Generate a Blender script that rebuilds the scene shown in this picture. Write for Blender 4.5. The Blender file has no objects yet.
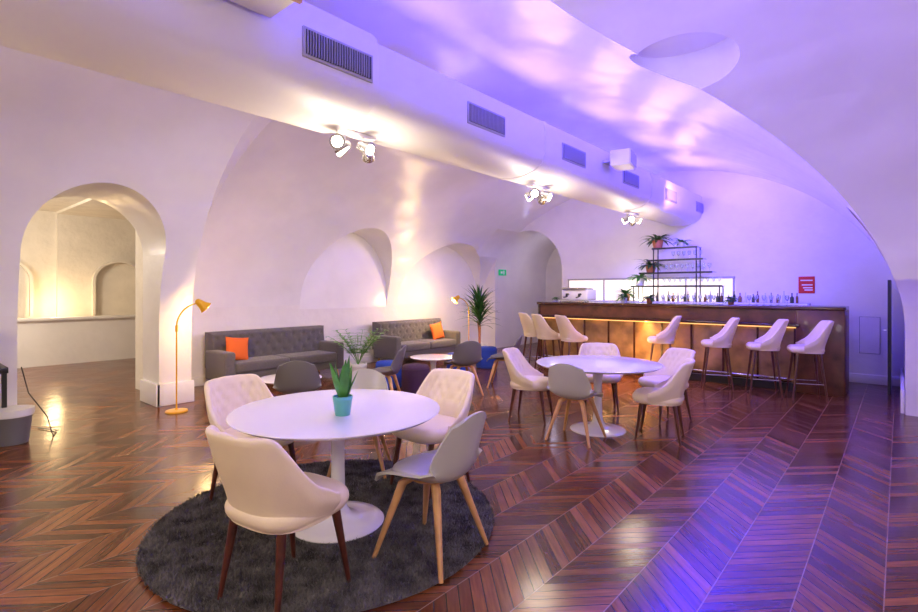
import bpy, bmesh, math, random
from mathutils import Vector, Matrix
random.seed(7)
S=bpy.context.scene
COL=S.collection
pi=math.pi
S.view_settings.view_transform='Standard'
# ---------------------------------------------------------------- frame
TH=math.radians(40.85)          # room axis (world +X) relative to the tripod's forward direction
def G(X,Y):                     # tripod survey (right, forward) -> room plan (x along vault, y across)
    return (math.sin(TH)*X+math.cos(TH)*Y, -math.cos(TH)*X+math.sin(TH)*Y)
def HD(X,Y):                    # heading -> z rotation for local +Y facing
    u,v=G(X,Y); return math.atan2(v,u)-pi/2
# ---------------------------------------------------------------- materials
def mat(name,col,rough=.5,metal=0,var=0,vscale=8,bump=0,bscale=20,coat=0,emit=None,es=0,trans=0,sheen=0,alpha=1,ior=None,bdist=.05,bdet=5):
    m=bpy.data.materials.new(name); m.use_nodes=True
    nt=m.node_tree; b=nt.nodes['Principled BSDF']
    b.inputs['Base Color'].default_value=(*col,1); b.inputs['Roughness'].default_value=rough
    b.inputs['Metallic'].default_value=metal; b.inputs['Coat Weight'].default_value=coat
    b.inputs['Transmission Weight'].default_value=trans
    b.inputs['Sheen Weight'].default_value=sheen
    if ior: b.inputs['IOR'].default_value=ior
    if emit: b.inputs['Emission Color'].default_value=(*emit,1); b.inputs['Emission Strength'].default_value=es
    tc=nt.nodes.new('ShaderNodeTexCoord')
    if var:
        n=nt.nodes.new('ShaderNodeTexNoise'); n.inputs['Scale'].default_value=vscale; n.inputs['Detail'].default_value=6
        nt.links.new(tc.outputs['Object'],n.inputs['Vector'])
        r=nt.nodes.new('ShaderNodeValToRGB')
        r.color_ramp.elements[0].position=.3; r.color_ramp.elements[1].position=.7
        r.color_ramp.elements[0].color=(*[c*(1-var) for c in col],1)
        r.color_ramp.elements[1].color=(*[min(1,c*(1+var)) for c in col],1)
        nt.links.new(n.outputs['Fac'],r.inputs['Fac']); nt.links.new(r.outputs['Color'],b.inputs['Base Color'])
    if bump:
        n=nt.nodes.new('ShaderNodeTexNoise'); n.inputs['Scale'].default_value=bscale; n.inputs['Detail'].default_value=bdet
        nt.links.new(tc.outputs['Object'],n.inputs['Vector'])
        bp=nt.nodes.new('ShaderNodeBump'); bp.inputs['Strength'].default_value=bump; bp.inputs['Distance'].default_value=bdist
        nt.links.new(n.outputs['Fac'],bp.inputs['Height']); nt.links.new(bp.outputs['Normal'],b.inputs['Normal'])
    return m
M={}
M['plaster']=mat('plaster_gloss',(.82,.80,.79),.32,var=.04,vscale=1.5,bump=.55,bscale=1.5,coat=.06,bdist=.09,bdet=1.5)
M['plaster_wall']=mat('plaster_wall',(.82,.79,.77),.5,var=.04,vscale=2,bump=.2,bscale=5)
M['beige']=mat('plaster_beige',(.76,.71,.63),.7,var=.06,vscale=3,bump=.3,bscale=9)
M['duct']=mat('duct_paint',(.80,.77,.74),.45,bump=.12,bscale=4)
M['cream']=mat('cream_leather',(.87,.74,.52),.42,var=.02,bump=.03,bscale=80)
M['darkwood']=mat('dark_wood',(.09,.022,.012),.3,var=.4,vscale=14,coat=.3)
M['oak']=mat('oak',(.62,.33,.12),.4,var=.2,vscale=12)
M['shell']=mat('grey_shell',(.48,.47,.40),.35)
M['shelld']=mat('dark_grey_shell',(.16,.15,.15),.4)
M['pad']=mat('grey_pad',(.50,.48,.43),.6,bump=.1,bscale=50)
M['padd']=mat('dark_pad',(.13,.12,.12),.6)
M['white']=mat('white_lacquer',(.85,.83,.85),.18,coat=.4)
M['rug']=mat('rug_grey',(.10,.095,.09),.95,var=.5,vscale=30,sheen=.3)
M['rugt']=mat('rug_tuft',(.12,.11,.10),.95,var=.8,vscale=9,sheen=.2)
M['sofa']=mat('sofa_fabric',(.115,.105,.11),.9,var=.15,vscale=60,bump=.3,bscale=150,sheen=.3)
M['orange']=mat('orange_fabric',(.80,.15,.02),.85,bump=.2,bscale=80)
M['blue']=mat('blue_fabric',(.02,.06,.42),.85,bump=.2,bscale=90)
M['plum']=mat('plum_fabric',(.05,.015,.06),.8,bump=.2,bscale=90)
M['yellow']=mat('yellow_metal',(.80,.42,.01),.3,coat=.3)
M['black']=mat('black_plastic',(.012,.012,.014),.35)
M['metal']=mat('steel',(.6,.6,.62),.25,metal=1)
M['grille']=mat('grille_dark',(.03,.03,.03),.6)
M['slat']=mat('grille_slat',(.42,.40,.38),.45)
M['leaf']=mat('leaf_green',(.06,.25,.035),.42,var=.35,vscale=12)
M['leafd']=mat('leaf_dark',(.025,.10,.02),.4,var=.35,vscale=12)
M['leafy']=mat('leaf_fern',(.14,.36,.05),.45,var=.3,vscale=12)
M['teal']=mat('teal_ceramic',(.12,.45,.42),.35)
M['terra']=mat('terracotta',(.45,.16,.07),.7)
M['soil']=mat('soil',(.03,.02,.012),.95)
M['potw']=mat('pot_white',(.7,.7,.7),.4)
M['bin']=mat('bin_grey',(.20,.20,.22),.5)
M['copper']=mat('copper_panel',(.12,.04,.018),.38,var=.45,vscale=5,bump=.1,bscale=6,coat=.15)
M['mahog']=mat('mahogany',(.06,.016,.008),.25,var=.3,vscale=9,coat=.4)
M['onyx']=mat('amber_panel',(.34,.19,.065),.5,var=.6,vscale=3,bump=.1,bscale=9)
M['glow']=mat('led_strip',(1,.6,.2),.5,emit=(1,.52,.16),es=1.6)
M['lightbox']=mat('backlit_panel',(.9,.85,.8),.4,emit=(1,.86,.74),es=.9)
M['bulb']=mat('bulb_warm',(1,.9,.7),.5,emit=(1,.85,.62),es=30)
M['bulb2']=mat('bulb_lamp',(1,.85,.5),.5,emit=(1,.75,.35),es=30)
M['red']=mat('sign_red',(.6,.01,.01),.5)
M['green']=mat('exit_green',(0,.3,.1),.5,emit=(.02,.8,.3),es=.3)
M['signw']=mat('sign_white',(.8,.8,.8),.5)
M['glass']=mat('glass',(.9,.95,.97),.05,trans=.9,ior=1.3)
M['bottle1']=mat('bottle_amber',(.22,.10,.04),.1,coat=.4)
M['bottle2']=mat('bottle_dark',(.05,.07,.06),.1,coat=.4)
M['bottle3']=mat('bottle_clear',(.62,.65,.70),.1,coat=.4)

def floor_mat():
    m=bpy.data.materials.new('chevron_parquet'); m.use_nodes=True; nt=m.node_tree; N=nt.nodes; L=nt.links
    b=N['Principled BSDF']; tc=N.new('ShaderNodeTexCoord'); sp=N.new('ShaderNodeSeparateXYZ'); L.new(tc.outputs['Object'],sp.inputs[0])
    def ma(op,a,b2=None,c=None):
        n=N.new('ShaderNodeMath'); n.operation=op
        for i,x in enumerate((a,b2,c)):
            if x is None: continue
            if isinstance(x,(int,float)): n.inputs[i].default_value=x
            else: L.new(x,n.inputs[i])
        return n.outputs[0]
    u,v=sp.outputs[0],sp.outputs[1]; w=.34; pw=.092
    vv=ma('ADD',v,20.0)
    mz=ma('PINGPONG',vv,w)
    c=ma('ADD',u,ma('MULTIPLY',mz,1.0)); cc=ma('DIVIDE',c,pw); idp=ma('FLOOR',cc); fr=ma('FRACT',cc)
    cv=ma('DIVIDE',vv,w); idc=ma('FLOOR',cv); fc=ma('FRACT',cv)
    cb=N.new('ShaderNodeCombineXYZ'); L.new(idp,cb.inputs[0]); L.new(idc,cb.inputs[1])
    wn=N.new('ShaderNodeTexWhiteNoise'); wn.noise_dimensions='2D'; L.new(cb.outputs[0],wn.inputs['Vector'])
    along=ma('SUBTRACT',u,mz)
    g=N.new('ShaderNodeCombineXYZ'); L.new(ma('MULTIPLY',c,38.0),g.inputs[0]); L.new(ma('MULTIPLY',along,3.0),g.inputs[1]); L.new(ma('MULTIPLY',wn.outputs['Value'],30.),g.inputs[2])
    no=N.new('ShaderNodeTexNoise'); no.inputs['Scale'].default_value=1; no.inputs['Detail'].default_value=5; L.new(g.outputs[0],no.inputs['Vector'])
    mix=ma('ADD',ma('MULTIPLY',wn.outputs['Value'],.45),ma('MULTIPLY',no.outputs['Fac'],.6))
    r=N.new('ShaderNodeValToRGB'); e=r.color_ramp.elements
    e[0].position=.15;e[0].color=(.034,.010,.004,1); e[1].position=.95;e[1].color=(.38,.125,.036,1)
    k=e.new(.5);k.color=(.135,.038,.011,1)
    L.new(mix,r.inputs['Fac'])
    j1=ma('LESS_THAN',ma('ABSOLUTE',ma('SUBTRACT',fr,.5)),.455)
    j2=ma('LESS_THAN',ma('ABSOLUTE',ma('SUBTRACT',fc,.5)),.492)
    mx=N.new('ShaderNodeMix'); mx.data_type='RGBA'; mx.inputs['A'].default_value=(.012,.004,.003,1)
    L.new(j1,mx.inputs['Factor']); L.new(r.outputs['Color'],mx.inputs['B'])
    mx2=N.new('ShaderNodeMix'); mx2.data_type='RGBA'; mx2.inputs['A'].default_value=(.30,.18,.12,1)
    L.new(j2,mx2.inputs['Factor']); L.new(mx.outputs['Result'],mx2.inputs['B'])
    L.new(mx2.outputs['Result'],b.inputs['Base Color'])
    n2=N.new('ShaderNodeTexNoise'); n2.inputs['Scale'].default_value=1.6; n2.inputs['Detail'].default_value=4; L.new(tc.outputs['Object'],n2.inputs['Vector'])
    rr=N.new('ShaderNodeMapRange'); rr.inputs['To Min'].default_value=.09; rr.inputs['To Max'].default_value=.24; L.new(n2.outputs['Fac'],rr.inputs['Value'])
    L.new(ma('ADD',rr.outputs[0],ma('MULTIPLY',wn.outputs['Value'],.07)),b.inputs['Roughness'])
    nm=N.new('ShaderNodeBump'); nm.inputs['Strength'].default_value=.4; nm.inputs['Distance'].default_value=.003
    tilt=ma('MULTIPLY',ma('SUBTRACT',wn.outputs['Value'],.5),ma('MULTIPLY',fr,1.4))
    L.new(ma('ADD',ma('MULTIPLY',ma('MULTIPLY',j1,j2),1.0),tilt),nm.inputs['Height']); L.new(nm.outputs['Normal'],b.inputs['Normal'])
    b.inputs['Specular IOR Level'].default_value=.5
    return m
M['floor']=floor_mat()
# ---------------------------------------------------------------- mesh helpers
def bm_new(): return bmesh.new()
def add_loft(bm,loops,closed=True,cap=True):
    rows=[[bm.verts.new(p) for p in l] for l in loops]
    n=len(rows[0])
    for a,b in zip(rows,rows[1:]):
        for i in range(n if closed else n-1):
            j=(i+1)%n; bm.faces.new((a[i],a[j],b[j],b[i]))
    if cap and closed:
        bm.faces.new(rows[0][::-1]); bm.faces.new(rows[-1])
    return rows
def add_lathe(bm,prof,seg=40,c=(0,0,0)):
    loops=[[(c[0]+r*math.cos(2*pi*i/seg),c[1]+r*math.sin(2*pi*i/seg),c[2]+z) for i in range(seg)] for r,z in prof]
    add_loft(bm,loops)
def add_cone(bm,p0,p1,r0,r1,seg=14):
    add_tube(bm,[p0,p1],[r0,r1],seg)
def add_tube(bm,pts,rad,seg=12):
    pts=[Vector(p) for p in pts]; loops=[]
    if not isinstance(rad,(list,tuple)): rad=[rad]*len(pts)
    prev=None
    for i,p in enumerate(pts):
        d=(pts[min(i+1,len(pts)-1)]-pts[max(i-1,0)]).normalized()
        if prev is None:
            a=d.orthogonal().normalized()
        else: a=(prev-d*prev.dot(d)).normalized()
        prev=a; b=d.cross(a)
        loops.append([p+a*rad[i]*math.cos(2*pi*k/seg)+b*rad[i]*math.sin(2*pi*k/seg) for k in range(seg)])
    add_loft(bm,loops)
def add_box(bm,lo,hi,bev=0,seg=3):
    r=bmesh.ops.create_cube(bm,size=1); vs=r['verts']
    for v in vs: v.co=Vector([lo[i]+(v.co[i]+.5)*(hi[i]-lo[i]) for i in range(3)])
    if bev:
        es={e for v in vs for e in v.link_edges}
        bmesh.ops.bevel(bm,geom=list(es),offset=bev,segments=seg,affect='EDGES',profile=.5)
def finish(name,bm,m,parent=None,smooth=True,ang=40,loc=None,rot=None):
    bmesh.ops.recalc_face_normals(bm,faces=bm.faces[:])
    if smooth:
        for f in bm.faces: f.smooth=True
        for e in bm.edges:
            if len(e.link_faces)==2 and e.calc_face_angle(0)>math.radians(ang): e.smooth=False
    me=bpy.data.meshes.new(name); bm.to_mesh(me); bm.free()
    return place(name,me,m,parent,loc,rot)
def place(name,me,m,parent=None,loc=None,rot=None):
    if m is not None and not me.materials:
        for x in (m if isinstance(m,list) else [m]): me.materials.append(x)
    o=bpy.data.objects.new(name,me); COL.objects.link(o)
    if parent: o.parent=parent
    if loc: o.location=loc
    if rot is not None: o.rotation_euler=(0,0,rot) if isinstance(rot,(int,float)) else rot
    return o
def empty(name,loc=(0,0,0),rz=0):
    o=bpy.data.objects.new(name,None); COL.objects.link(o); o.location=loc; o.rotation_euler=(0,0,rz); o.empty_display_size=.1
    return o
class Kit:      # a reusable multi-part object
    def __init__(s,name): s.name=name; s.parts=[]
    def part(s,n,bm,m,smooth=True,ang=40):
        bmesh.ops.recalc_face_normals(bm,faces=bm.faces[:])
        if smooth:
            for f in bm.faces: f.smooth=True
            for e in bm.edges:
                if len(e.link_faces)==2 and e.calc_face_angle(0)>math.radians(ang): e.smooth=False
        me=bpy.data.meshes.new(s.name+'_'+n); bm.to_mesh(me); bm.free(); me.materials.append(m); s.parts.append((n,me))
    def put(s,loc,rz=0,name=None,sc=1):
        e=empty(name or s.name,loc,rz); e.scale=(sc,)*3
        for n,me in s.parts: place(n,me,None,e)
        return e
def sm(x): x=max(0,min(1,x)); return x*x*(3-2*x)
def sgp(x,p): return math.copysign(abs(x)**p,x)
# ---------------------------------------------------------------- room shell
NS=72
def main_prof(hl,hr=3.85,c=3.8,zs=1.0,rise=3.0):
    pts=[(c-hr,-.1)]
    for i in range(NS+1):
        a=pi*(1-i/NS)               # from right (low y) to left
        x=math.cos(a); pts.append((c+(x*hl if x>0 else x*hr), zs+rise*math.sin(a)))
    pts.append((c+hl,-.1))
    return pts
def shell_obj(loops):
    bm=bm_new(); add_loft(bm,loops); bmesh.ops.recalc_face_normals(bm,faces=bm.faces[:])
    me=bpy.data.meshes.new('tmp'); bm.to_mesh(me); bm.free(); o=bpy.data.objects.new('tmp',me); COL.objects.link(o); return o
secs=[(-4.0,3.65),(2.93,3.65),(3.30,4.8),(10.85,4.8)]
main=shell_obj([[(u,v,z) for v,z in main_prof(h)] for u,h in secs])
def arch_prism(axis,c,half,zs,rise,a0,a1,zb=-.13,n=40,lo=None):
    pr=[]
    for i in range(n+1):
        a=pi*(1-i/n); x=c+half*math.cos(a)
        if lo is not None and x<lo: continue
        pr.append((x,zs+rise*math.sin(a)))
    pr=[(pr[0][0] if lo is not None else c-half,zb)]+pr+[(c+half,zb)]
    if axis=='y': return shell_obj([[(x,a,z) for x,z in pr] for a in (a0,a1)])
    return shell_obj([[(a,x,z) for x,z in pr] for a in (a0,a1)])
def box_o(lo,hi):
    bm=bm_new(); add_box(bm,lo,hi); me=bpy.data.meshes.new('tmp'); bmesh.ops.recalc_face_normals(bm,faces=bm.faces[:]); bm.to_mesh(me); bm.free(); o=bpy.data.objects.new('tmp',me); COL.objects.link(o); return o
def cyl_o(c,r,z0,z1,sx=1):
    bm=bm_new(); add_loft(bm,[[(c[0]+sx*r*math.cos(2*pi*i/40),c[1]+r*math.sin(2*pi*i/40),z) for i in range(40)] for z in (z0,z1)])
    bmesh.ops.recalc_face_normals(bm,faces=bm.faces[:]); me=bpy.data.meshes.new('tmp'); bm.to_mesh(me); bm.free(); o=bpy.data.objects.new('tmp',me); COL.objects.link(o); return o
parts=[
 arch_prism('y',1.80,.72,2.02,.74,5.6,8.3,-.12),          # passage through left pier
 box_o((-2.5,8.06,-.14),(2.74,14.3,3.3)),                  # room beyond
 box_o((-2.4,9.1,-.15),(6.5,14.2,3.25)),
 arch_prism('y',3.0,3.4,1.2,2.4,-2.6,3.7,-.16),            # bay where the tripod stands
 arch_prism('y',6.40,1.08,1.50,1.25,5.6,8.59,-.17),        # cross vault between the sofas
 arch_prism('y',9.20,1.40,1.50,1.15,5.7,8.585,-.18),
 arch_prism('x',7.12,1.0,2.0,1.05,9.9,13.4,-.19),            # end-wall passage
 arch_prism('y',7.35,1.05,1.35,1.15,-1.1,.6,-.2),
 cyl_o((4.35,1.35),.42,2.2,3.62,.8),
]
for i,p in enumerate(parts):
    md=main.modifiers.new('b%d'%i,'BOOLEAN'); md.operation='UNION'; md.solver='EXACT'; md.object=p
dg=bpy.context.evaluated_depsgraph_get()
me=bpy.data.meshes.new_from_object(main.evaluated_get(dg))
for p in parts+[main]: bpy.data.objects.remove(p)
bm=bm_new(); bm.from_mesh(me)
bmesh.ops.remove_doubles(bm,verts=bm.verts[:],dist=.0005)
def classify(f):
    c=f.calc_center_median(); n=f.normal
    if abs(n.z)>.9 and c.z<.02: return None
    if c.z<.0: return None
    if c.y>8.75 or (c.y>8.0 and c.x<2.75): return 'wall_annex'
    if abs(n.x)>.95 and 10.8<c.x<10.9: return 'wall_back'
    if c.x>10.9: return 'wall_corridor'
    if c.x<-3.95: return 'wall_front'
    if c.z<1.3 and abs(n.z)<.3: return 'wall_left' if c.y>3.8 else 'wall_right'
    if c.y<-2.5: return 'wall_right'
    return 'ceiling'
for e in bm.edges:
    e.smooth = not (len(e.link_faces)!=2 or e.calc_face_angle(0)>math.radians(22))
for f in bm.faces: f.smooth=True
lab=[classify(f) for f in bm.faces]
for g in set(lab)-{None}:
    b2=bm.copy(); b2.faces.ensure_lookup_table()
    bmesh.ops.delete(b2,geom=[b2.faces[i] for i in range(len(lab)) if lab[i]!=g],context='FACES')
    bmesh.ops.reverse_faces(b2,faces=b2.faces[:])
    m2=bpy.data.meshes.new(g); b2.to_mesh(m2); b2.free()
    place(g,m2,M['beige'] if g=='wall_annex' else (M['plaster'] if g=='ceiling' else M['plaster_wall']))
bm.free()
bm=bm_new(); add_box(bm,(-4.3,-2.9,-.06),(13.7,14.6,0)); finish('floor',bm,M['floor'],smooth=False)
# trim
bm=bm_new(); add_box(bm,(3.32,8.555,0),(10.84,8.598,.14),.006,2); finish('baseboard_left',bm,M['plaster_wall'])
bm=bm_new(); add_box(bm,(10.815,-.04,0),(10.849,6.08,.15),.006,2); finish('baseboard_back',bm,M['plaster_wall'])
bm=bm_new(); add_box(bm,(8.47,-.045,0),(10.8,-.005,.3),.008,2); finish('baseboard_right',bm,M['plaster_wall'])
bm=bm_new()
add_box(bm,(2.48,7.42,0),(2.96,7.475,.30),.012,2); add_box(bm,(2.475,7.42,0),(2.53,8.05,.30),.012,2)
finish('trim_1',bm,M['plaster_wall'])
bm=bm_new(); add_box(bm,(-3.9,7.42,0),(1.12,7.475,.18),.012,2); finish('trim_2',bm,M['plaster_wall'])
# annex: low counter wall + niches
bm=bm_new(); add_box(bm,(-2.3,13.2,0),(6.4,13.4,.92)); add_box(bm,(-2.3,13.15,.92),(6.4,13.5,.98),.01,2); finish('annex_half_wall',bm,M['plaster_wall'])
for uu in (1.75,3.92):
    bm=bm_new(); out=[];inn=[]
    for i in range(25):
        a=pi*(1-i/24); out.append((uu+.55*math.cos(a),1.75+.5*math.sin(a))); inn.append((uu+.50*math.cos(a),1.75+.45*math.sin(a)))
    out=[(uu-.55,.98)]+out+[(uu+.55,.98)]; inn=[(uu-.50,.98)]+inn+[(uu+.50,.98)]
    add_loft(bm,[[(out[i][0],14.19,out[i][1]),(out[i][0],14.06,out[i][1]),(inn[i][0],14.06,inn[i][1]),(inn[i][0],14.19,inn[i][1])] for i in range(len(out))])
    finish('annex_arch_niche',bm,M['beige'])
# ---------------------------------------------------------------- duct
def duct_loop(u,o=0,zb=0):
    P=[(3.0,3.42),(2.98,3.30),(2.98,3.06),(3.02,2.96),(3.12,2.90),(3.26,2.86),(3.42,2.85),(3.58,2.87),(3.70,2.93),(3.76,3.02),(3.78,3.14),(3.78,3.42)]
    c=(3.38,3.14)
    return [(u,c[0]+(v-c[0])*(1+o),min(3.46,c[1]+(z-c[1])*(1+o))) for v,z in P]
E=empty('air_duct')
bm=bm_new(); add_loft(bm,[duct_loop(u) for u in (-3.9,0,3,6,9,10.83)]); finish('main_duct',bm,M['duct'],E,ang=50)
bm=bm_new(); add_loft(bm,[duct_loop(u,o) for u,o in ((-3.85,.10),(2.44,.10),(2.5,.06),(2.5,.01))]); finish('collar',bm,M['duct'],E,ang=50)
for u in (4.9,8.1): 
    bm=bm_new(); add_loft(bm,[duct_loop(u,.0),duct_loop(u,.02),duct_loop(u+.05,.02),duct_loop(u+.05,0)]); finish('seam',bm,M['duct'],E,ang=50)
for i in range(6):
    u0=1.84+1.72*i; L=.58 if i<5 else .45; y=2.98-(.043 if u0<2.5 else 0)
    bm=bm_new(); add_box(bm,(u0,y-.012,3.07),(u0+L,y+.02,3.27),.004,1); finish('grille_frame_%d'%(i+1),bm,M['slat'],E)
    bm=bm_new(); add_box(bm,(u0+.02,y-.016,3.09),(u0+L-.02,y,3.25)); finish('grille_dark_%d'%(i+1),bm,M['grille'],E,smooth=False)
    bm=bm_new(); k=int((L-.04)/.021)
    for j in range(k):
        a=u0+.025+j*.021; add_box(bm,(a,y-.026,3.09),(a+.005,y-.012,3.25))
    finish('grille_fins_%d'%(i+1),bm,M['slat'],E,smooth=False)
E=empty('ceiling_access_box')
bm=bm_new(); add_box(bm,(1.08,2.60,3.20),(1.60,2.90,3.50),.01,2); finish('box',bm,M['duct'],E)
bm=bm_new(); add_box(bm,(1.06,2.58,3.19),(1.62,2.61,3.24),.004,1); finish('lip',bm,M['oak'],E)
# spot clusters
def spot_cluster(u,z=2.85):
    E=empty('ceiling_spotlight',(u,3.42,z))
    bm=bm_new(); add_box(bm,(-.2,-.05,-.03),(.2,.05,.0),.008,2); finish('plate',bm,M['white'],E)
    k=0
    for dx,dy,t in ((-.19,-.05,(-.7,-.8,-.35)),(-.06,.06,(-.35,.9,-.4)),(.07,-.06,(.25,-1,-.45)),(.2,.05,(.6,.8,-.3))):
        k+=1; d=Vector(t).normalized(); p=Vector((dx,dy,-.12))
        bm=bm_new(); add_tube(bm,[(dx,dy*.6,-.02),(dx,dy*.8,-.07),p-d*.02],.008,8); finish('arm_%d'%k,bm,M['metal'],E)
        bm=bm_new(); add_tube(bm,[p-d*.07,p-d*.06,p-d*.01,p+d*.06],[.015,.035,.05,.062],20); finish('can_%d'%k,bm,M['metal'],E)
        bm=bm_new(); add_tube(bm,[p+d*.055,p+d*.066],[.045,.043],20); finish('bulb_%d'%k,bm,M['bulb'],E)
spot_cluster(2.62); spot_cluster(5.47); spot_cluster(8.4)
# projector box, given a speaker-style mesh front, bracketed to the duct
E=empty('duct_projector',(6.5,2.76,3.26),math.radians(12))
bm=bm_new(); add_box(bm,(-.20,-.13,-.10),(.20,.13,.10),.02,3); finish('body',bm,M['duct'],E)
bm=bm_new(); add_box(bm,(-.18,-.14,-.08),(.18,-.128,.08),.004,1); finish('mesh_front',bm,M['slat'],E)
bm=bm_new(); add_box(bm,(-.12,.12,-.03),(.12,.24,.0),.004,1); finish('bracket',bm,M['metal'],E)
# ---------------------------------------------------------------- chairs
def tub(bm,zs,H,a=.285,b=.25,th=.048,tuft=True,Phi=1.85):
    zb=zs-.075; n=60; loops=[]
    btn=[]
    if tuft:
        for r,tt in enumerate((.52,.68,.84)):
            for k in range(-3,4):
                ph=(k+(.5 if r%2 else 0))*.30
                if abs(ph)<1.0: btn.append((ph,tt))
    for i in range(n+1):
        ph=-Phi+2*Phi*i/n; c,s=math.cos(ph),math.sin(ph)
        px=a*sgp(s,.72); py=-b*sgp(c,.72)
        ht=zs+.035+H*sm(1-(abs(ph)-.70)/(Phi-.70))*(1-.03*abs(s))
        nrm=Vector((px/a/a,py/b/b,0)).normalized()
        fr=sm((ht-zs)/(H*.5))*.5+.5
        def pt(t,inner):
            z=zb+(ht-zb)*t
            sc=.84+.16*sm(t*1.3)
            p=Vector((px*sc,py*sc-.09*max(0,c)*t*t*(H/.36),z))
            w=0
            if inner:
                w=th*fr*(1.15-.45*t)
                if tuft:
                    for bp,bt in btn:
                        d2=((ph-bp)*.25)**2+((t-bt)*(ht-zb))**2
                        w-=.014*math.exp(-d2/(2*.013**2))
                    q=math.sin((ph/.30+ (t-.52)/.16*.5)*pi)*math.sin((ph/.30-(t-.52)/.16*.5)*pi)
                    if t>.42 and abs(ph)<1.1: w+=.005*abs(q)
            return p-nrm*w
        lp=[pt(k/16,False) for k in range(17)]
        o,inn=pt(1,False),pt(1,True)
        mid=(o+inn)/2; hw=(o-inn).length/2
        dirv=(inn-o).normalized() if hw>1e-6 else Vector((0,1,0))
        for k in range(1,5):
            an=pi*k/5; lp.append(mid-dirv*hw*math.cos(an)+Vector((0,0,hw*math.sin(an))))
        lp+= [pt(1-k/20,True) for k in range(21)]
        loops.append(lp)
    add_loft(bm,loops)
def cushion(bm,cx,cy,ax,ay,z0,z1,p=.6,n=48,dome=.012):
    loops=[]
    r=(z1-z0)/2
    for k in range(13):
        an=-pi/2+pi*k/12
        ins=r*(1-math.cos(an)); z=(z0+z1)/2+r*math.sin(an)
        loops.append([(cx+(ax-ins)*sgp(math.cos(2*pi*i/n),p),cy+(ay-ins)*sgp(math.sin(2*pi*i/n),p),z) for i in range(n)])
    for q in (.8,.5,.2):
        loops.append([(cx+(ax-r)*q*sgp(math.cos(2*pi*i/n),p),cy+(ay-r)*q*sgp(math.sin(2*pi*i/n),p),z1+dome*(1-q*q)) for i in range(n)])
    add_loft(bm,loops)
dining=Kit('dining_chair')
bm=bm_new(); tub(bm,.46,.32); dining.part('backrest',bm,M['cream'],ang=60)
bm=bm_new(); cushion(bm,0,.025,.25,.25,.375,.485); dining.part('seat',bm,M['cream'])
for k,(x,y) in enumerate(((-1,-1),(1,-1),(1,1),(-1,1))):
    bm=bm_new(); add_cone(bm,(x*.165,y*.155+.01,.40),(x*.205,y*.215+.01,0),.024,.011); dining.part('leg_%d'%(k+1),bm,M['darkwood'])
stool=Kit('bar_stool')
bm=bm_new(); tub(bm,.74,.33,a=.245,b=.225,tuft=False); stool.part('backrest',bm,M['cream'],ang=60)
bm=bm_new(); cushion(bm,0,.02,.205,.215,.66,.76); stool.part('seat',bm,M['cream'])
for k,(x,y) in enumerate(((-1,-1),(1,-1),(1,1),(-1,1))):
    bm=bm_new(); add_cone(bm,(x*.135,y*.13+.01,.68),(x*.205,y*.205+.01,0),.02,.011); stool.part('leg_%d'%(k+1),bm,M['darkwood'])
bm=bm_new()
cs=[(-.182,-.17,.24),(.182,-.17,.24),(.182,.19,.24),(-.182,.19,.24)]
for a,b in zip(cs,cs[1:]+cs[:1]): add_cone(bm,a,b,.008,.008,8)
stool.part('footrest',bm,M['metal'])
def shell_chair(nm,ms,mp,ml):
    K=Kit(nm); bm=bm_new()
    prof=[(.25,.435,.20,.00),(.22,.452,.215,.01),(.12,.455,.225,.035),(0,.445,.235,.055),(-.10,.44,.24,.07),(-.175,.46,.24,.08),(-.215,.52,.235,.07),(-.24,.60,.225,.055),(-.262,.69,.205,.04),(-.28,.77,.175,.025),(-.288,.82,.13,.012)]
    rows=[]; n=16
    for j,(y,z,w,cu) in enumerate(prof):
        f=j/(len(prof)-1); bk=sm((f-.45)/.25)
        row=[]
        for i in range(n+1):
            x=-1+2*i/n; e=abs(x)**2.4
            row.append(bm.verts.new((w*x, y+bk*e*cu*1.5, z+(1-bk)*e*cu*1.1-(.02*e if j==0 else 0)-(.03*e if j==len(prof)-1 else 0))))
        rows.append(row)
    for a,b in zip(rows,rows[1:]):
        for i in range(n): bm.faces.new((a[i],a[i+1],b[i+1],b[i]))
    bmesh.ops.subdivide_edges(bm,edges=bm.edges[:],cuts=1,use_grid_fill=True,smooth=.8)
    bmesh.ops.solidify(bm,geom=bm.faces[:],thickness=-.014)
    K.part('shell',bm,ms,ang=70)
    bm=bm_new(); cushion(bm,0,.04,.18,.17,.452,.488,p=.75); K.part('seat_pad',bm,mp)
    bm=bm_new(); add_lathe(bm,[(.10,.415),(.12,.42),(.12,.437),(.10,.44)],24); K.part('hub',bm,ml)
    for k,(x,y) in enumerate(((-1,-1),(1,-1),(1,1),(-1,1))):
        bm=bm_new(); add_tube(bm,[(x*.075,y*.075,.43),(x*.12,y*.115,.40),(x*.235,y*.225,0)],[.024,.025,.012],12); K.part('leg_%d'%(k+1),bm,ml)
    return K
shellc=shell_chair('shell_chair',M['shell'],M['pad'],M['oak'])
shelld=shell_chair('shell_chair',M['shelld'],M['padd'],M['oak'])
def sit(K,X,Y,hx,hy,z=0,sc=1):
    u,v=G(X,Y); return K.put((u,v,z),HD(hx,hy),sc=sc)
RZ=.016
sit(dining,-.89,2.60,.42,.66,RZ,1.06)
sit(dining,-1.52,3.80,.80,-.42,RZ,1.04)
sit(dining,-.22,4.04,-.55,-.62,RZ,1.04)
sit(shellc,-.16,3.00,-.66,.42,RZ,1.04)
sit(shellc,-.84,4.34,.05,-1,RZ,1.0)
sit(dining,.86,6.15,.85,-.35)
sit(shellc,1.22,5.32,.45,.62)
sit(dining,2.12,5.36,-.8,.42)
sit(dining,1.84,6.65,-.2,-1)
sit(dining,2.48,6.15,-.9,-.25)
sit(shelld,-1.74,5.55,-.2,.9)
sit(shelld,-1.00,6.75,-.9,.1)
sit(shelld,.05,7.6,-.35,.8)
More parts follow.
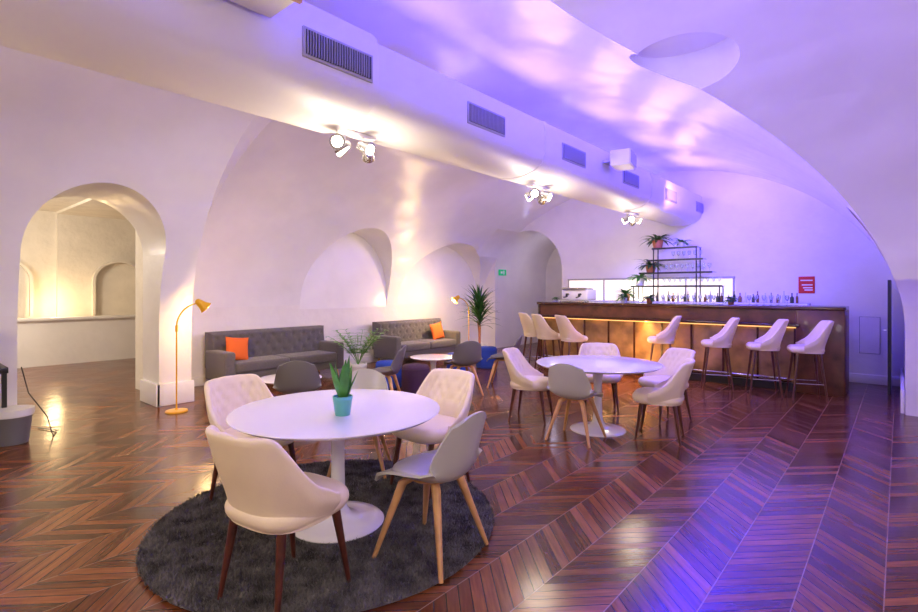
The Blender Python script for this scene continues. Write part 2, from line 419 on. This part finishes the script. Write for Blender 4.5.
sit(shelld,.72,8.25,-.9,.2)
for px_v in (1.0,1.53,2.17,3.03):
    stool.put((8.72,px_v,0),HD(-.9,.35))
for u,v in ((8.0,4.30),(8.1,4.85),(8.35,5.30)):
    stool.put((u,v,0),HD(.95,.2))
# ---------------------------------------------------------------- tulip tables
def tulip(nm,R,h,rb):
    K=Kit(nm)
    bm=bm_new(); add_lathe(bm,[(R-.06,h-.032),(R-.03,h-.026),(R-.008,h-.012),(R,h-.006),(R-.003,h-.001),(R-.01,h),(R*.5,h),(.02,h)],72); K.part('tabletop',bm,M['white'])
    pr=[(rb,0),(rb+.003,.006),(rb-.005,.014),(rb*.8,.022),(rb*.5,.034),(.085,.06),(.06,.10),(.048,.18),(.044,h*.5),(.046,h*.75),(.06,h*.86),(.10,h-.05),(.16,h-.034)]
    bm=bm_new(); add_lathe(bm,pr,48); K.part('pedestal',bm,M['white'],ang=60)
    return K
T=tulip('pedestal_table',.675,.745,.30)
u,v=G(-.80,3.37); T.put((u,v,RZ+.006))
u,v=G(1.54,5.66); T.put((u,v,0))
CT=tulip('coffee_table',.38,.46,.2)
for X,Y in ((-2.1,6.35),(-.42,8.35)):
    u,v=G(X,Y); CT.put((u,v,0))
# rug
ru,rv=G(-.88,3.48); tcu,tcv=G(-.80,3.37); E=empty('round_rug',(ru,rv,0))
bm=bm_new(); add_lathe(bm,[(1.10,0),(1.105,.008),(1.10,.014),(.6,.015),(.02,.015)],96); finish('backing',bm,M['rug'],E)
vs=[];fs=[]
for i in range(60000):
    r=1.115*math.sqrt(random.random()); a=random.random()*2*pi; x,y=r*math.cos(a),r*math.sin(a)
    if math.hypot(ru+x-tcu,rv+y-tcv)<.315: continue      # pile lies flat under the table foot
    an=random.random()*2*pi; w=.0055; h=.014+.014*random.random(); lx,ly=random.gauss(0,.012),random.gauss(0,.012)
    k=len(vs); vs+=[(x-w*math.cos(an),y-w*math.sin(an),.012),(x+w*math.cos(an),y+w*math.sin(an),.012),(x+lx,y+ly,.014+h)]; fs.append((k,k+1,k+2))
me=bpy.data.meshes.new('pile'); me.from_pydata(vs,[],fs); place('pile',me,M['rugt'],E)
# ---------------------------------------------------------------- sofas
def sofa(u0,u1,pill):
    L=u1-u0; E=empty('tufted_sofa',((u0+u1)/2,8.03,0)); h=L/2
    bm=bm_new(); add_box(bm,(-h+.05,-.33,.14),(h-.05,.36,.28),.02); finish('frame',bm,M['sofa'],E)
    for k,s in enumerate((-1,0,)):
        a=-h+.16+(k*(L-.32)/2); bm=bm_new(); add_box(bm,(a+.004,-.37,.27),(a+(L-.32)/2-.004,.2,.43),.04,4); finish('seat_cushion_%d'%(k+1),bm,M['sofa'],E)
    for k,s in enumerate((-1,1)):
        bm=bm_new(); x0=s*h; x1=s*(h-.17); add_box(bm,(min(x0,x1),-.36,.12),(max(x0,x1),.36,.60),.04,4); finish('arm_%d'%(k+1),bm,M['sofa'],E)
    bm=bm_new(); nx,nz=120,40; W=h-.02; z0,z1=.30,.875
    bt=[]
    for r in range(3):
        zz=.50+r*.13; c=int(L/.21)
        for q in range(c+1):
            xx=-W+.1+(2*W-.2)*(q+(.5 if r%2 else 0))/c
            if xx<W-.06: bt.append((xx,zz))
    def fy(x,z):
        ex=min(x+W,W-x); ez=min(z-z0,z1-z); e=min(ex,ez); y=.17+.06*(1-sm(e/.05))+.08*(z-z0)
        for bx,bz in bt:
            d=(x-bx)**2+(z-bz)**2
            if d<.02: y+=.03*math.exp(-d/(2*.025**2))
        q=math.sin((x/.21+(z-.5)/.26)*pi)*math.sin((x/.21-(z-.5)/.26)*pi)
        return y-.010*abs(q)
    F=[[bm.verts.new((-W+2*W*i/nx,fy(-W+2*W*i/nx,z0+(z1-z0)*j/nz),z0+(z1-z0)*j/nz)) for i in range(nx+1)] for j in range(nz+1)]
    Bk=[[bm.verts.new((-W+2*W*i/nx,.40,z0+(z1-z0)*j/nz)) for i in range(nx+1)] for j in range(nz+1)]
    for A in (F,Bk):
        for j in range(nz):
            for i in range(nx): bm.faces.new((A[j][i],A[j][i+1],A[j+1][i+1],A[j+1][i]))
    for i in range(nx):
        for j in (0,nz): bm.faces.new((F[j][i],F[j][i+1],Bk[j][i+1],Bk[j][i]))
    for j in range(nz):
        for i in (0,nx): bm.faces.new((F[j][i],F[j+1][i],Bk[j+1][i],Bk[j][i]))
    finish('backrest',bm,M['sofa'],E,ang=60)
    bm=bm_new()
    for bx,bz in bt: bmesh.ops.create_icosphere(bm,subdivisions=1,radius=.012,matrix=Matrix.Translation((bx,fy(bx,bz)-.004,bz)))
    finish('buttons',bm,M['sofa'],E)
    for k,(x,y) in enumerate(((-1,-1),(1,-1),(1,1),(-1,1))):
        bm=bm_new(); add_cone(bm,(x*(h-.12),y*.28,.15),(x*(h-.1),y*.30,0),.025,.014); finish('leg_%d'%(k+1),bm,M['oak'],E)
    for px_,ang in pill:
        P=empty('throw_pillow',((u0+u1)/2+px_,8.0,.61),0)
        P.rotation_euler=(math.radians(-12),math.radians(ang),math.radians(0))
        bm=bm_new(); n=20
        for sgn in (-1,1):
            g=[]
            for j in range(n+1):
                rr=[]
                for i in range(n+1):
                    x=-1+2*i/n; z=-1+2*j/n; t=((1-x**2)*(1-z**2))**.45
                    rr.append(bm.verts.new((x*.19*(1-.06*(1-z*z)*abs(x)),sgn*.065*t,z*.19*(1-.06*(1-x*x)*abs(z)))))
                g.append(rr)
            for j in range(n):
                for i in range(n): bm.faces.new((g[j][i],g[j][i+1],g[j+1][i+1],g[j+1][i]))
        bmesh.ops.remove_doubles(bm,verts=bm.verts[:],dist=.0001)
        finish('cover',bm,M['orange'],P,ang=80)
sofa(3.50,5.68,[(-.75,6)]); sofa(6.93,8.95,[(.55,-8)])
# ---------------------------------------------------------------- poufs
def pouf(X,Y,m,r=.21,h=.42):
    u,v=G(X,Y); E=empty('pouf',(u,v,0))
    bm=bm_new(); add_lathe(bm,[(r-.02,.0),(r-.005,.012),(r,.04),(r+.004,h*.5),(r,h-.06),(r-.008,h-.03),(r-.03,h-.008),(r*.5,h),(.01,h+.004)],40); finish('body',bm,m,E)
    bm=bm_new(); loops=[]
    add_tube(bm,[( (r+.001)*math.cos(2*pi*i/40),(r+.001)*math.sin(2*pi*i/40),h-.06) for i in range(41)],.006,8); finish('piping',bm,m,E)
pouf(-.66,7.75,M['plum']); pouf(-1.12,8.15,M['blue']); pouf(-.02,9.2,M['blue'],.2,.42); pouf(.55,10.2,M['blue'])
# ---------------------------------------------------------------- plants
def leaf(bm,base,d,L,w,bend,up=Vector((0,0,1)),n=8,fold=.2):
    """curved blade: starts at base, direction d, bends down"""
    base=Vector(base); d=Vector(d).normalized(); side=d.cross(up)
    if side.length<.05: side=Vector((random.random()-.5,random.random()-.5,0))
    side.normalize(); p=base.copy(); rows=[]
    for i in range(n+1):
        t=i/n; ww=w*math.sin(pi*min(1,(t*.92+.08))**.8)*.5 if i<n else .001
        nr=side.cross(d).normalized()
        rows.append([bm.verts.new(p-side*ww+nr*ww*fold),bm.verts.new(p),bm.verts.new(p+side*ww+nr*ww*fold)])
        d=(d+Vector((0,0,-bend/n))).normalized(); p=p+d*(L/n)
    for a,b in zip(rows,rows[1:]):
        for k in (0,1): bm.faces.new((a[k],a[k+1],b[k+1],b[k]))
def pot(E,r,h,m,z=0):
    bm=bm_new(); add_lathe(bm,[(r*.72,z),(r*.76,z+.005),(r*.98,z+h*.85),(r,z+h*.86),(r,z+h),(r*.9,z+h),(r*.88,z+h*.9),(.01,z+h*.88)],32); finish('pot',bm,m,E)
    bm=bm_new(); add_lathe(bm,[(r*.86,z+h*.885),(r*.5,z+h*.91),(.005,z+h*.92)],20); finish('soil',bm,M['soil'],E)
# snake plant on table
tu,tv=G(-.73,3.20)
E=empty('potted_snake_plant',(tu,tv,.745+RZ+.006)); pot(E,.062,.12,M['teal'])
bm=bm_new()
for i in range(9):
    a=i*2.4; r=.012+.018*(i%3)/2
    leaf(bm,(r*math.cos(a),r*math.sin(a),.10),(.42*math.cos(a)*(1 if i>2 else .3),.42*math.sin(a)*(1 if i>2 else .3),1),.19+.09*((i*7)%5)/4,.058,-.15,n=8,fold=.35)
finish('leaves',bm,M['leaf'],E,ang=80)
# tall dracaena
u,v=G(.45,11.2); E=empty('potted_dracaena',(u,v,0)); pot(E,.19,.36,M['potw'])
bm=bm_new(); add_tube(bm,[(0,0,.3),(.02,0,.7),(0,.01,1.05)],[.025,.02,.016],10); add_tube(bm,[(.03,.03,.3),(.06,.06,.6),(.05,.09,.85)],[.02,.016,.013],10); finish('trunk',bm,M['terra'],E)
bm=bm_new()
for top,n_ in (((0,.01,1.08),40),((.05,.09,.9),30),((-.03,-.03,.75),24)):
    for i in range(n_):
        a=i*2.4; el=.3+2.4*(i/n_)
        leaf(bm,(top[0],top[1],top[2]+.18*(i/n_)),(math.cos(a),math.sin(a),el),.42+.22*random.random(),.055,.8,n=6)
finish('leaves',bm,M['leafd'],E,ang=80)
# palm between sofas
u,v=G(-1.72,8.7); E=empty('potted_palm',(u,v,0)); pot(E,.15,.30,M['potw'])
bm=bm_new()
for i in range(26):
    a=i*2.4; d=Vector((math.cos(a),math.sin(a),1.5+1.2*random.random())).normalized(); L=.55+.2*random.random()
    pts=[];p=Vector((0,0,.27));dd=d.copy()
    for k in range(9):
        pts.append(p.copy()); p=p+dd*L/8; dd=(dd+Vector((0,0,-.10))).normalized()
    add_tube(bm,pts,.003,5)
    for k in range(3,9):
        t=(pts[k]-pts[k-1]).normalized(); sd=t.cross(Vector((0,0,1))).normalized()
        for s in (-1,1): leaf(bm,pts[k],(t*.6+sd*s),.15,.036,.5,n=4)
finish('fronds',bm,M['leafy'],E,ang=80)
# ---------------------------------------------------------------- floor lamps
def lamp(X,Y,rz,htop=1.42):
    u,v=G(X,Y); E=empty('floor_lamp',(u,v,0),rz)
    bm=bm_new(); add_lathe(bm,[(.13,0),(.132,.008),(.125,.02),(.02,.028),(.012,.05)],36); finish('base',bm,M['yellow'],E)
    pts=[(0,0,.02),(0,0,.5),(0,0,1.08)]+[(.28*(1-math.cos(t)),0,1.08+.30*math.sin(t)) for t in [i*.2 for i in range(1,8)]]
    bm=bm_new(); add_tube(bm,pts,.0095,10); finish('stem',bm,M['yellow'],E)
    bm=bm_new(); add_tube(bm,[(0,0,1.02),(0,0,1.10)],.016,12); finish('joint',bm,M['yellow'],E)
    d=Vector((.75,0,-.65)).normalized(); p=Vector((.25,0,1.40))
    bm=bm_new(); add_tube(bm,[p-d*.03,p-d*.02,p+d*.02,p+d*.07,p+d*.13],[.01,.03,.045,.055,.085],28)
    bm.faces.ensure_lookup_table(); 
    big=[f for f in bm.faces if len(f.verts)==28 and (f.calc_center_median()-(p+d*.13)).length<.01]
    bmesh.ops.delete(bm,geom=big,context='FACES_ONLY'); bmesh.ops.solidify(bm,geom=bm.faces[:],thickness=.003)
    finish('shade',bm,M['yellow'],E,ang=60)
    bm=bm_new(); bmesh.ops.create_uvsphere(bm,u_segments=16,v_segments=10,radius=.032,matrix=Matrix.Translation(p+d*.085)); finish('bulb',bm,M['bulb2'],E)
    return E.matrix_basis @ (p+d*.17)
def zr(hx,hy): u,v=G(hx,hy); return math.atan2(v,u)
L1=lamp(-3.60,6.50,zr(.75,.65)); L2=lamp(.22,11.4,zr(-1,-.35))
# ---------------------------------------------------------------- bar
E=empty('bar_counter')
b0,b1,f=.60,5.75,9.27; zt=1.30
bm=bm_new(); add_box(bm,(f+.05,b0+.6,.05),(f+.70,b1,1.24)); finish('body',bm,M['mahog'],E,smooth=False)
bm=bm_new(); add_box(bm,(f-.06,b0,zt-.055),(f+.75,b1+.05,zt),.012,2); finish('countertop',bm,M['mahog'],E)
bm=bm_new(); add_box(bm,(f-.02,b0+.55,zt-.27),(f+.06,b1,zt-.055),.005,1); finish('upper_fascia',bm,M['copper'],E)
bm=bm_new(); add_box(bm,(f-.07,b0+.55,zt-.315),(f+.07,b1+.02,zt-.27),.008,2); finish('moulding',bm,M['mahog'],E)
bm=bm_new(); add_box(bm,(f+.0,b0+.6,zt-.335),(f+.03,b1-.05,zt-.317)); finish('led_strip',bm,M['glow'],E,smooth=False)
bm=bm_new()
n=9; wv=(b1-b0-.62)/n
for i in range(n):
    a=b0+.62+i*wv; add_box(bm,(f+.04,a+.012,.14),(f+.075,a+wv-.012,zt-.34),.008,2)
finish('amber_panels',bm,M['onyx'],E)
bm=bm_new()
for i in range(n+1):
    a=b0+.62+i*wv; add_box(bm,(f+.02,a-.014,.1),(f+.06,a+.014,zt-.33))
finish('stiles',bm,M['mahog'],E,smooth=False)
bm=bm_new(); add_box(bm,(f-.02,b0+.6,0),(f+.7,b1,.12),.004,1); finish('kick',bm,M['black'],E)
bm=bm_new(); add_box(bm,(f-.05,b0,0),(f+.74,b0+.6,zt-.05),.015,2); finish('end_pier',bm,M['copper'],E)
bm=bm_new(); add_loft(bm,[[(f+.37+.40*math.cos(a),b1-.02+.18*math.sin(a),z) for a in [pi*k/16 for k in range(17)]] for z in (0,zt-.055)]); finish('curved_end',bm,M['mahog'],E)
bm=bm_new(); add_tube(bm,[(f-.14,b0+.7,.2),(f-.14,b1-.2,.2)],.018,12); finish('foot_rail',bm,M['metal'],E)
# back bar
E=empty('back_bar')
bm=bm_new(); add_box(bm,(10.35,1.2,0),(10.80,5.9,1.28),.005,1); finish('cabinet',bm,M['mahog'],E)
bm=bm_new(); add_box(bm,(10.32,1.18,1.28),(10.81,5.92,1.32),.008,2); finish('worktop',bm,M['white'],E)
bm=bm_new(); add_box(bm,(10.78,2.4,1.33),(10.81,5.9,1.78),.004,1); finish('backlit_panel',bm,M['lightbox'],E)
bm=bm_new()
for a in (2.4,3.27,4.15,5.02,5.9): add_box(bm,(10.765,a-.015,1.32),(10.80,a+.015,1.80))
add_box(bm,(10.76,2.38,1.77),(10.82,5.92,1.81)); finish('panel_frame',bm,M['slat'],E,smooth=False)
E=empty('espresso_machine',(9.65,5.05,1.30))
bm=bm_new(); add_box(bm,(-.2,-.3,.04),(.2,.3,.26),.03,3); finish('body',bm,M['white'],E)
bm=bm_new(); add_box(bm,(-.24,-.26,.26),(.14,.26,.30),.01,2); add_box(bm,(-.3,-.28,.0),(-.1,.28,.045),.006,2); finish('tray',bm,M['metal'],E)
bm=bm_new()
for y in (-.14,.14): add_tube(bm,[(-.2,y,.16),(-.26,y,.16),(-.26,y,.11)],.025,10); add_tube(bm,[(-.27,y,.11),(-.38,y,.10)],.012,8)
finish('group_heads',bm,M['black'],E)
# tiers
E=empty('glass_display_shelf',(10.3,3.30,0))
TI=((1.62,.85),(1.88,.68),(2.13,.52),(2.36,.42))
for k,(z,h) in enumerate(TI):
    bm=bm_new(); add_box(bm,(-.14,-h,z),(.16,h,z+.015),.003,1); finish('tier_%d'%(k+1),bm,M['glass'],E)
    bm=bm_new(); add_box(bm,(-.15,-h-.005,z-.014),(-.14,h+.005,z+.02)); finish('edge_%d'%(k+1),bm,M['black'],E,smooth=False)
bm=bm_new()
for x in (-.12,.13):
    for y in (-.40,.40): add_tube(bm,[(x,y,1.32),(x,y,2.37)],.012,10)
    for y in (-.8,.8): add_tube(bm,[(x,y,1.32),(x,y,1.63)],.012,10)
finish('posts',bm,M['black'],E)
def bottle(bm,x,y,z,s=1,kind=0):
    p=[(.034,0),(.036,.01),(.036,.16),(.030,.19),(.013,.22),(.012,.28),(.014,.285),(.014,.30),(.004,.302)] if kind==0 else [(.040,0),(.042,.01),(.042,.12),(.036,.14),(.014,.16),(.013,.21),(.016,.212),(.016,.235),(.004,.236)]
    add_lathe(bm,[(r*s,h*s) for r,h in p],12,(x,y,z))
bms=[bm_new() for _ in range(3)]
i=0
y=1.35
while y<3.8:
    bottle(bms[(i*7)%3],10.56+.04*((i*5)%3-1),y,1.32,.6+.15*((i*7)%4)/3,i%2); y+=.085+.03*((i*3)%2); i+=1
E=empty('liquor_bottles')
for k in range(3): finish('bottles_%d'%(k+1),bms[k],M['bottle%d'%(k+1)],E)
bm=bm_new()
y=1.4
def wg(x,y,z): add_lathe(bm,[(.03,0),(.03,.004),(.005,.008),(.004,.07),(.02,.085),(.034,.12),(.03,.16),(.027,.16),(.03,.12),(.018,.09),(.002,.078)],12,(x,y,z))
while y<3.8:
    if abs(y-2.2)>.2 and abs(y-3.6)>.2: wg(9.75+.1*random.random(),y,1.30)
    y+=.11
for z,h in TI[:3]:
    y=3.30-h+.08
    while y<3.30+h*.45-.1: wg(10.3,y,z+.015); y+=.1
finish('wine_glasses',bm,M['glass'])
for (x,y,z,s,kd) in ((10.5,4.40,1.32,1.3,0),(10.3,4.02,1.635,1.4,1),(10.3,3.80,1.895,1.4,0),(10.3,3.66,2.375,1.5,0),(10.3,3.2,2.375,.9,1),(9.7,4.1,1.30,.9,1),(9.7,2.2,1.30,.8,0),(9.7,5.62,1.3,.55,1),(9.7,3.6,1.3,.9,0)):
    E=empty('potted_houseplant',(x,y,z)); E.scale=(s,)*3; pot(E,.07,.11,M['terra'] if kd==0 else M['potw'])
    bm=bm_new()
    for i in range(34):
        a=i*2.4; leaf(bm,(0,0,.1),(math.cos(a),math.sin(a),.3+1.3*random.random()),.16+.14*random.random(),.045,1.3,n=5)
    finish('leaves',bm,M['leafd'] if kd==0 else M['leaf'],E,ang=80)
# ---------------------------------------------------------------- signs
E=empty('wall_sign',(10.845,1.25,1.64)); 
bm=bm_new(); add_box(bm,(-.012,-.12,-.15),(0,.12,.15),.003,1); finish('panel',bm,M['red'],E)
bm=bm_new()
for k,z in enumerate((.08,.0,-.05,-.09)): add_box(bm,(-.015,-.09,z-.01),(-.011,.09-.02*k,z+.01))
finish('lettering',bm,M['signw'],E,smooth=False)
E=empty('exit_sign',(11.15,8.11,2.02))
bm=bm_new(); add_box(bm,(-.16,-.03,-.08),(.16,0,.08),.005,1); finish('panel',bm,M['green'],E)
bm=bm_new(); add_box(bm,(-.10,-.035,-.03),(-.02,-.029,.03)); add_box(bm,(.02,-.035,-.05),(.06,-.029,.05)); finish('pictogram',bm,M['signw'],E,smooth=False)
E=empty('access_panel',(10.845,.38,.80))
bm=bm_new(); add_box(bm,(-.01,-.13,-.30),(0,.13,.30),.003,1); finish('door',bm,M['plaster_wall'],E)
bm=bm_new(); add_box(bm,(-.006,-.135,-.305),(-.002,.135,.305)); finish('gap',bm,M['grille'],E,smooth=False)
E=empty('light_switch',(10.845,.12,1.25))
bm=bm_new(); add_box(bm,(-.012,-.04,-.06),(0,.04,.06),.004,2); finish('plate',bm,M['signw'],E)
bm=bm_new(); add_box(bm,(-.018,-.01,-.02),(-.010,.01,.02),.002,1); finish('rocker',bm,M['signw'],E)
# ---------------------------------------------------------------- left edge things
u,v=G(-4.52,5.16); E=empty('waste_bin',(u,v,0))
bm=bm_new(); add_lathe(bm,[(.125,0),(.13,.006),(.165,.33),(.172,.335),(.172,.35),(.16,.35),(.155,.33),(.12,.02),(.005,.015)],36); finish('bucket',bm,M['bin'],E,ang=60)
bm=bm_new(); add_lathe(bm,[(.162,.352),(.176,.352),(.176,.30),(.170,.28)],36); finish('liner',bm,M['potw'],E)
E=empty('side_console',(.58,7.13,0),pi)
bm=bm_new(); add_box(bm,(-.35,-.25,.70),(.35,.25,.76),.006,2); finish('top',bm,M['black'],E)
for k,(x,y) in enumerate(((-1,-1),(1,-1),(1,1),(-1,1))):
    bm=bm_new(); add_box(bm,(x*.32-.02,y*.22-.02,0),(x*.32+.02,y*.22+.02,.70)); finish('leg_%d'%(k+1),bm,M['black'],E,smooth=False)
E2=empty('computer_monitor',(.60,7.15,.76),pi)
bm=bm_new(); add_box(bm,(-.27,-.02,.08),(.27,.02,.42),.008,2); finish('screen',bm,M['black'],E2)
bm=bm_new(); add_box(bm,(-.10,-.08,0),(.10,.08,.015),.004,2); add_box(bm,(-.02,-.0,.01),(.02,.03,.15)); finish('foot',bm,M['black'],E2)
bm=bm_new()
pts=[Vector((*G(-4.72,5.5),.72)),Vector((*G(-4.6,5.45),.45)),Vector((*G(-4.40,5.45),.2)),Vector((*G(-4.30,5.4),.01)),Vector((*G(-4.42,5.6),.01)),Vector((*G(-4.7,5.7),.01))]
add_tube(bm,pts,.006,8); finish('power_cable',bm,M['black'])
# dark door leaf standing open by the right wall near the end
E=empty('door_1',(9.9,.10,0))
bm=bm_new(); add_box(bm,(0,0,0),(.75,.04,1.70),.004,1); finish('leaf',bm,M['black'],E)
bm=bm_new(); add_tube(bm,[(.06,.04,.95),(.06,.08,.95),(.16,.08,.95)],.009,8); finish('handle',bm,M['metal'],E)
# ---------------------------------------------------------------- lights
def light(kind,name,loc,col,e,size=.1,tgt=None,sy=None,ang=None,blend=.6):
    d=bpy.data.lights.new(name,kind); d.color=col; d.energy=e
    if kind=='AREA':
        d.size=size
        if sy: d.shape='RECTANGLE'; d.size_y=sy
    else: d.shadow_soft_size=size
    if kind=='SPOT': d.spot_size=math.radians(ang or 90); d.spot_blend=blend
    o=bpy.data.objects.new(name,d); COL.objects.link(o); o.location=loc
    if tgt: o.rotation_euler=(Vector(tgt)-Vector(loc)).to_track_quat('-Z','Y').to_euler()
    return o
VIO=(.045,.028,1)
for i,u in enumerate((1.3,3.0,4.7,6.4,8.1,9.8)):
    light('AREA','duct_uplight_lamp',(u,3.20,3.48),VIO,135 if i>1 else 75,.9,(u,1.6,3.9),.18)
light('SPOT','violet_spot_lamp',(8.6,2.6,3.2),(.10,.055,1),400,.1,(10.8,3.2,2.8),ang=120)
light('SPOT','violet_spot_lamp',(7.2,2.3,3.2),(.14,.07,1),150,.1,(7.5,.7,0),ang=110)
light('SPOT','violet_spot_lamp',(4.6,2.3,3.2),(.20,.10,1),60,.1,(4.4,.6,0),ang=90)
light('SPOT','violet_spot_lamp',(8.2,4.2,2.7),(.25,.15,1),50,.1,(9.5,7.5,2.6),ang=110)
WARM=(1,.83,.62)
for u,e in ((2.62,42),(5.47,38),(8.4,24)):
    light('POINT','spot_cluster_lamp',(u,3.42,2.42),WARM,e,.2)
    light('SPOT','spot_cluster_lamp',(u,3.5,2.66),(1,.87,.74),165 if u<8 else 110,.12,(u+.3,7.6,.7),ang=110,blend=.9)
light('POINT','rear_fill',(-1.5,3.4,2.3),(1,.84,.64),140,.4)  # added soft fill behind the camera, stands for no known fixture
light('POINT','bay_fill',(.9,-1.2,2.4),(1,.87,.82),90,.4)  # fill added to brighten the tripod bay, no lamp hangs there
light('SPOT','bay_violet_fill',(2.6,.8,1.7),(.18,.11,1),200,.2,(5.2,1.0,3.2),ang=120,blend=.9)  # unseen violet fill added to tint the bay vault
light('POINT','floor_lamp_light',L1,(1,.62,.25),36,.04)
light('POINT','floor_lamp_light',L2,(1,.68,.32),80,.04)
light('AREA','bar_strip_lamp',(9.16,3.5,.96),(1,.52,.15),48,.04,(9.32,3.5,.3),4.3)
light('AREA','bar_plinth_fill',(9.20,3.5,.14),(1,.54,.16),22,.03,(9.34,3.5,.6),4.3)  # extra uplight added to strengthen the amber glow on the lower panels
light('POINT','annex_lamp',(.3,11.5,2.6),(1,.88,.72),260,.5)
light('POINT','annex_lamp',(2.6,13.75,1.2),(1,.68,.32),30,.12)
light('POINT','corridor_lamp',(12,7.1,2.3),(.8,.7,1),8,.15)
light('AREA','backbar_lamp',(10.62,4.2,1.36),(1,.86,.72),22,.05,(10.74,4.2,2),3.2)
w=bpy.data.worlds.new('world'); S.world=w; w.use_nodes=True; w.node_tree.nodes['Background'].inputs[0].default_value=(.02,.02,.03,1)
# ---------------------------------------------------------------- camera
cd=bpy.data.cameras.new('camera'); cd.sensor_width=36; cd.lens=20.0; cd.shift_y=-16/918; cd.clip_start=.05
co=bpy.data.objects.new('camera',cd); COL.objects.link(co); co.location=(0,0,1.55)
co.rotation_euler=(pi/2,0,TH-pi/2)
S.camera=co
